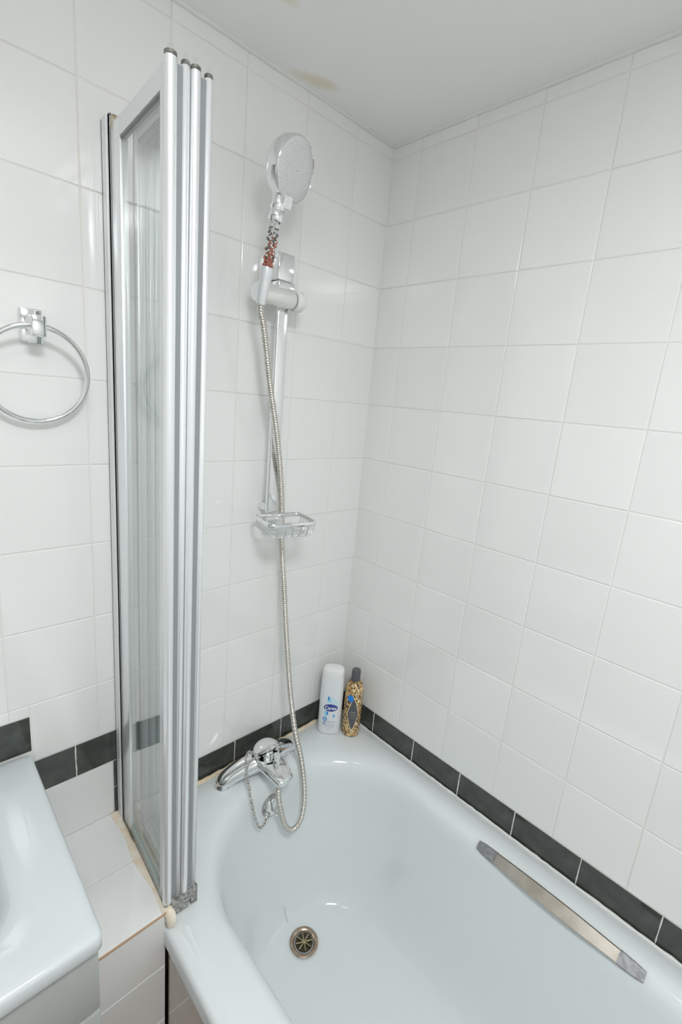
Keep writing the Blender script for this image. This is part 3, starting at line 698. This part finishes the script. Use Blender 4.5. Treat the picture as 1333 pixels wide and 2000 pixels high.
# plug with chain parked on the overflow
plug = thing('bath_plug', 'chrome bath plug on a chain parked at the overflow below the tap', 'bath plug', (-0.349, -0.118, 0.487))
Mp = Matrix.Rotation(PI / 2 - 0.10, 4, 'X')
MB().lathe([(0.0290, -0.012), (0.0295, 0.002), (0.0275, 0.006), (0.024, 0.0068)], 36, Mp).build('overflow_ring', noise_mat('old_chrome', (0.42, 0.40, 0.37), (0.7, 0.7, 0.7), 60, 0.2, 1.0), plug, 40)
pd = MB().lathe([(0.0235, 0.004), (0.0235, 0.009), (0.020, 0.012), (0.008, 0.0135), (0.001, 0.014)], 36, Mp).build('plug_disc', M_CHROME, plug, 40)
MB().tube([(0.012, -0.012, -0.006), (0.016, -0.024, -0.010), (0.014, -0.022, -0.022), (0.006, -0.014, -0.024)], 0.004, 10).build('plug_lug', M_CHROME, pd, 60)
CH = [(-0.388, -0.082, 0.640), (-0.4042, -0.085, 0.6600), (-0.4150, -0.09, 0.6480), (-0.4186, -0.1, 0.6136), (-0.4190, -0.116, 0.5785), (-0.4215, -0.138, 0.5412), (-0.4160, -0.147, 0.5055), (-0.4040, -0.148, 0.4775), (-0.3892, -0.145, 0.4740), (-0.3734, -0.137, 0.4820), (-0.360, -0.134, 0.4760)]
cp = even(spline(CH, 300), 0.0076)
ch = MB()
for i in range(len(cp) - 1):
    a, b = cp[i], cp[i + 1]; d = (b - a).normalized(); u = d.cross(Vector((0.3, 0.9, 0.2))).normalized(); v = d.cross(u)
    q = u if i % 2 else v; c = (a + b) / 2 - Vector(plug.location)
    ch.tube([c + d * (0.0056 * math.cos(th)) + q * (0.0030 * math.sin(th)) for th in [2 * PI * k / 10 for k in range(10)]], 0.0011, 5, closed=True)
ch.build('chain', mat('chain_steel', (0.62, 0.60, 0.56), 0.2, 1.0), plug, 60)

# ------------------------------------------------------------------ bottles
def super_ring(a, b, p, n=48):
    out = []
    for k in range(n):
        th = 2 * PI * k / n; c, s_ = math.cos(th), math.sin(th)
        out.append((a * math.copysign(abs(c) ** (2 / p), c), b * math.copysign(abs(s_) ** (2 / p), s_)))
    return out
def loft(sections, n=48):
    # sections: (a, b, p, z)
    m_ = MB(); vs = []; fs = []
    for a, b, p, z in sections: vs += [(x, y, z) for x, y in super_ring(a, b, p, n)]
    for i in range(len(sections) - 1):
        for k in range(n): fs.append((i * n + k, i * n + (k + 1) % n, (i + 1) * n + (k + 1) % n, (i + 1) * n + k))
    fs.append(tuple(range(n))); fs.append(tuple((len(sections) - 1) * n + k for k in range(n)))
    m_.add(vs, fs); return m_
wb = thing('shampoo_bottle', 'tall white bottle with blue oval label standing on the bath corner', 'bottle', (-0.1030, -0.0620, RIM + 0.0012), math.radians(-46)); wb.scale = (0.84, 0.9, 1.0)
WA, WB, WP = 0.0405, 0.0230, 2.4
loft([(0.035, 0.018, 2.4, 0.0), (0.0390, 0.0215, 2.4, 0.002), (WA, WB, WP, 0.007), (WA, WB, WP, 0.13), (0.0398, 0.0227, 2.4, 0.160), (0.0388, 0.0222, 2.4, 0.187)]).build('bottle_body', mat('white_bottle', (0.80, 0.82, 0.84), 0.3), wb, 40)
loft([(0.0380, 0.0218, 2.4, 0.187), (0.0384, 0.0220, 2.4, 0.188), (0.0380, 0.0216, 2.4, 0.202), (0.0362, 0.0205, 2.4, 0.210), (0.0320, 0.018, 2.4, 0.214), (0.018, 0.010, 2.2, 0.2155)]).build('flip_cap', mat('white_cap', (0.84, 0.85, 0.84), 0.35), wb, 40)
def front(xx, off, a=WA, b=WB, p=WP): return -(b * (max(0.0, 1 - abs(xx / a) ** p)) ** (1 / p)) - off
def decal(name, outline_lo_hi, x0, x1, m, parent, off, n=20, a=WA, b=WB, p=WP, nz_=1):
    vs = []; fs = []
    for i in range(n + 1):
        xx = x0 + (x1 - x0) * i / n; lo, hi = outline_lo_hi(xx); y_ = front(xx, off, a, b, p)
        vs += [(xx, y_, lo), (xx, y_, max(hi, lo + 1e-5))]
    for i in range(n): fs.append((2 * i, 2 * i + 2, 2 * i + 3, 2 * i + 1))
    m_ = MB(); m_.add(vs, fs); return m_.build(name, m, parent)
def oval(cx, cz, rx, rz): return lambda xx: (cz - rz * math.sqrt(max(0, 1 - ((xx - cx) / rx) ** 2)), cz + rz * math.sqrt(max(0, 1 - ((xx - cx) / rx) ** 2)))
mblue = mat('label_navy', (0.03, 0.06, 0.30), 0.35); msky = mat('label_sky_blue', (0.35, 0.68, 0.90), 0.35); mmid = mat('label_mid_blue', (0.03, 0.22, 0.62), 0.35)
mpale = mat('label_pale_blue', (0.62, 0.80, 0.88), 0.35); mtxt = mat('label_white', (0.9, 0.9, 0.92), 0.4); mgr = mat('label_grey_blue', (0.42, 0.46, 0.60), 0.4)
def text(name, s_, size, cx, cz, m, parent, off, bold=0.0, a=WA, b=WB, p=WP):
    cu = bpy.data.curves.new(name, 'FONT'); cu.body = s_; cu.size = size; cu.align_x = 'CENTER'; cu.align_y = 'CENTER'; cu.offset = bold
    ob = bpy.data.objects.new('tmp', cu); COL.objects.link(ob); dg = bpy.context.evaluated_depsgraph_get()
    me = bpy.data.meshes.new_from_object(ob.evaluated_get(dg)); bpy.data.objects.remove(ob); me.name = name
    for v in me.vertices:
        xx, zz = v.co.x + cx, v.co.y + cz; v.co = (xx, front(xx, off, a, b, p), zz)
    me.materials.clear(); return link(name, me, m, parent)
decal('label_swirl', lambda xx: (0.098, 0.098 + 0.032 * math.sqrt(max(0, 1 - ((xx - 0.006) / 0.021) ** 2)) * (1 - 0.3 * (xx + 0.015) / 0.04)), -0.0149, 0.0269, mpale, wb, 0.0003)
decal('label_drop', lambda xx: (0.110, 0.130 - abs(xx + 0.006) * 2.2), -0.0145, 0.0025, msky, wb, 0.0006)
decal('label_drop', oval(-0.009, 0.122, 0.0028, 0.007), -0.0118, -0.0062, mmid, wb, 0.0008, 8)
decal('label_oval', oval(0.001, 0.0915, 0.0262, 0.0133), -0.0252, 0.0272, mtxt, wb, 0.0006, 28)
decal('label_oval', oval(0.001, 0.0915, 0.0250, 0.0122), -0.0240, 0.0260, mblue, wb, 0.0009, 28)
text('label_lettering', 'Carex', 0.0165, 0.001, 0.0905, mtxt, wb, 0.0014, 0.0003)
decal('label_drop', oval(-0.013, 0.071, 0.008, 0.009), -0.021, -0.005, msky, wb, 0.0005, 14)
decal('label_drop', oval(-0.010, 0.073, 0.003, 0.006), -0.013, -0.007, mmid, wb, 0.0007, 8)
decal('label_drop', oval(0.014, 0.064, 0.0045, 0.0075), 0.0095, 0.0185, msky, wb, 0.0005, 10)
decal('label_drop', oval(0.015, 0.066, 0.0012, 0.004), 0.0138, 0.0162, mblue, wb, 0.0007, 6)
decal('label_badge', oval(-0.0165, 0.0525, 0.0078, 0.0066), -0.0243, -0.0087, mmid, wb, 0.0005, 14)
decal('label_badge', oval(-0.0165, 0.0525, 0.0045, 0.0028), -0.021, -0.012, mpale, wb, 0.0008, 10)
decal('label_badge', oval(-0.018, 0.0362, 0.005, 0.0042), -0.023, -0.013, mblue, wb, 0.0005, 10)
decal('label_badge', oval(-0.018, 0.0362, 0.003, 0.0022), -0.021, -0.015, mtxt, wb, 0.0008, 10)
for z_, x0, x1, h_ in ((0.0425, -0.022, 0.020, 0.0028), (0.034, -0.010, 0.020, 0.0013), (0.0295, -0.014, 0.018, 0.0011), (0.026, -0.014, 0.016, 0.0011), (0.0185, -0.008, 0.008, 0.0011)):
    decal('label_line', lambda xx, z_=z_, h_=h_: (z_, z_ + h_), x0, x1, mgr, wb, 0.0005, 14)

gb = thing('body_wash_bottle', 'slim gold mottled bottle with dark cap and black diamond label', 'bottle', (-0.0545, -0.1070, RIM + 0.0012), math.radians(-44)); gb.scale = (1.03, 1.03, 1.09)
def mottled():
    m, n, l, b = new_mat('gold_leopard_print')
    tc = n.new('ShaderNodeTexCoord'); mp = n.new('ShaderNodeMapping'); mp.inputs['Scale'].default_value = (1, 1, 0.7); l.new(tc.outputs['Object'], mp.inputs[0])
    vo = n.new('ShaderNodeTexVoronoi'); vo.inputs['Scale'].default_value = 290; l.new(mp.outputs[0], vo.inputs['Vector'])
    sep = n.new('ShaderNodeSeparateColor'); l.new(vo.outputs['Color'], sep.inputs[0])
    r = n.new('ShaderNodeValToRGB'); r.color_ramp.interpolation = 'CONSTANT'
    e = r.color_ramp.elements; e[0].position = 0; e[0].color = (0.06, 0.035, 0.015, 1); e[1].position = 0.22; e[1].color = (0.32, 0.18, 0.06, 1)
    for p_, c in ((0.45, (0.60, 0.38, 0.14)), (0.7, (0.72, 0.52, 0.26)), (0.88, (0.80, 0.68, 0.46))):
        q = r.color_ramp.elements.new(p_); q.color = (*c, 1)
    l.new(sep.outputs[0], r.inputs[0]); l.new(r.outputs[0], b.inputs['Base Color']); b.inputs['Roughness'].default_value = 0.2
    return m
GA = 0.0262
MB().lathe([(0.021, 0.0), (0.0250, 0.002), (GA, 0.006), (GA, 0.128), (0.0255, 0.140), (0.0225, 0.151), (0.017, 0.158), (0.012, 0.161), (0.0115, 0.164)], 40).build('bottle_body', mottled(), gb, 40)
MB().lathe([(0.0122, 0.162), (0.0126, 0.163), (0.0126, 0.190), (0.0118, 0.193), (0.004, 0.1935)], 28).build('cap', mat('charcoal_cap', (0.10, 0.105, 0.11), 0.4), gb, 40)
def dia(cx, cz, rx, rz): return lambda xx: (cz - rz * (1 - abs((xx - cx) / rx) ** 1.5), cz + rz * (1 - abs((xx - cx) / rx) ** 1.5))
GK = dict(a=GA, b=GA, p=2.0)
decal('label_border', dia(0.0, 0.072, 0.0168, 0.052), -0.0167, 0.0167, mat('label_gold', (0.75, 0.58, 0.36), 0.35), gb, 0.0005, 24, **GK)
decal('label_diamond', dia(0.0, 0.072, 0.0150, 0.046), -0.0149, 0.0149, mat('label_black', (0.085, 0.09, 0.10), 0.3), gb, 0.0009, 24, **GK)
for z_, h_, x0, x1 in ((0.078, 0.0022, -0.008, 0.009), (0.072, 0.0014, -0.010, 0.010), (0.067, 0.0014, -0.009, 0.009), (0.061, 0.0014, -0.006, 0.006)):
    decal('label_line', lambda xx, z_=z_, h_=h_: (z_, z_ + h_), x0, x1, mat('label_dull_gold', (0.35, 0.31, 0.25), 0.4) if 'label_dull_gold' not in bpy.data.materials else bpy.data.materials['label_dull_gold'], gb, 0.0013, 8, **GK)
decal('sticker', oval(-0.010, 0.119, 0.0085, 0.0105), -0.0185, -0.0015, mat('sticker_blue', (0.01, 0.22, 0.72), 0.3), gb, 0.0012, 14, **GK)
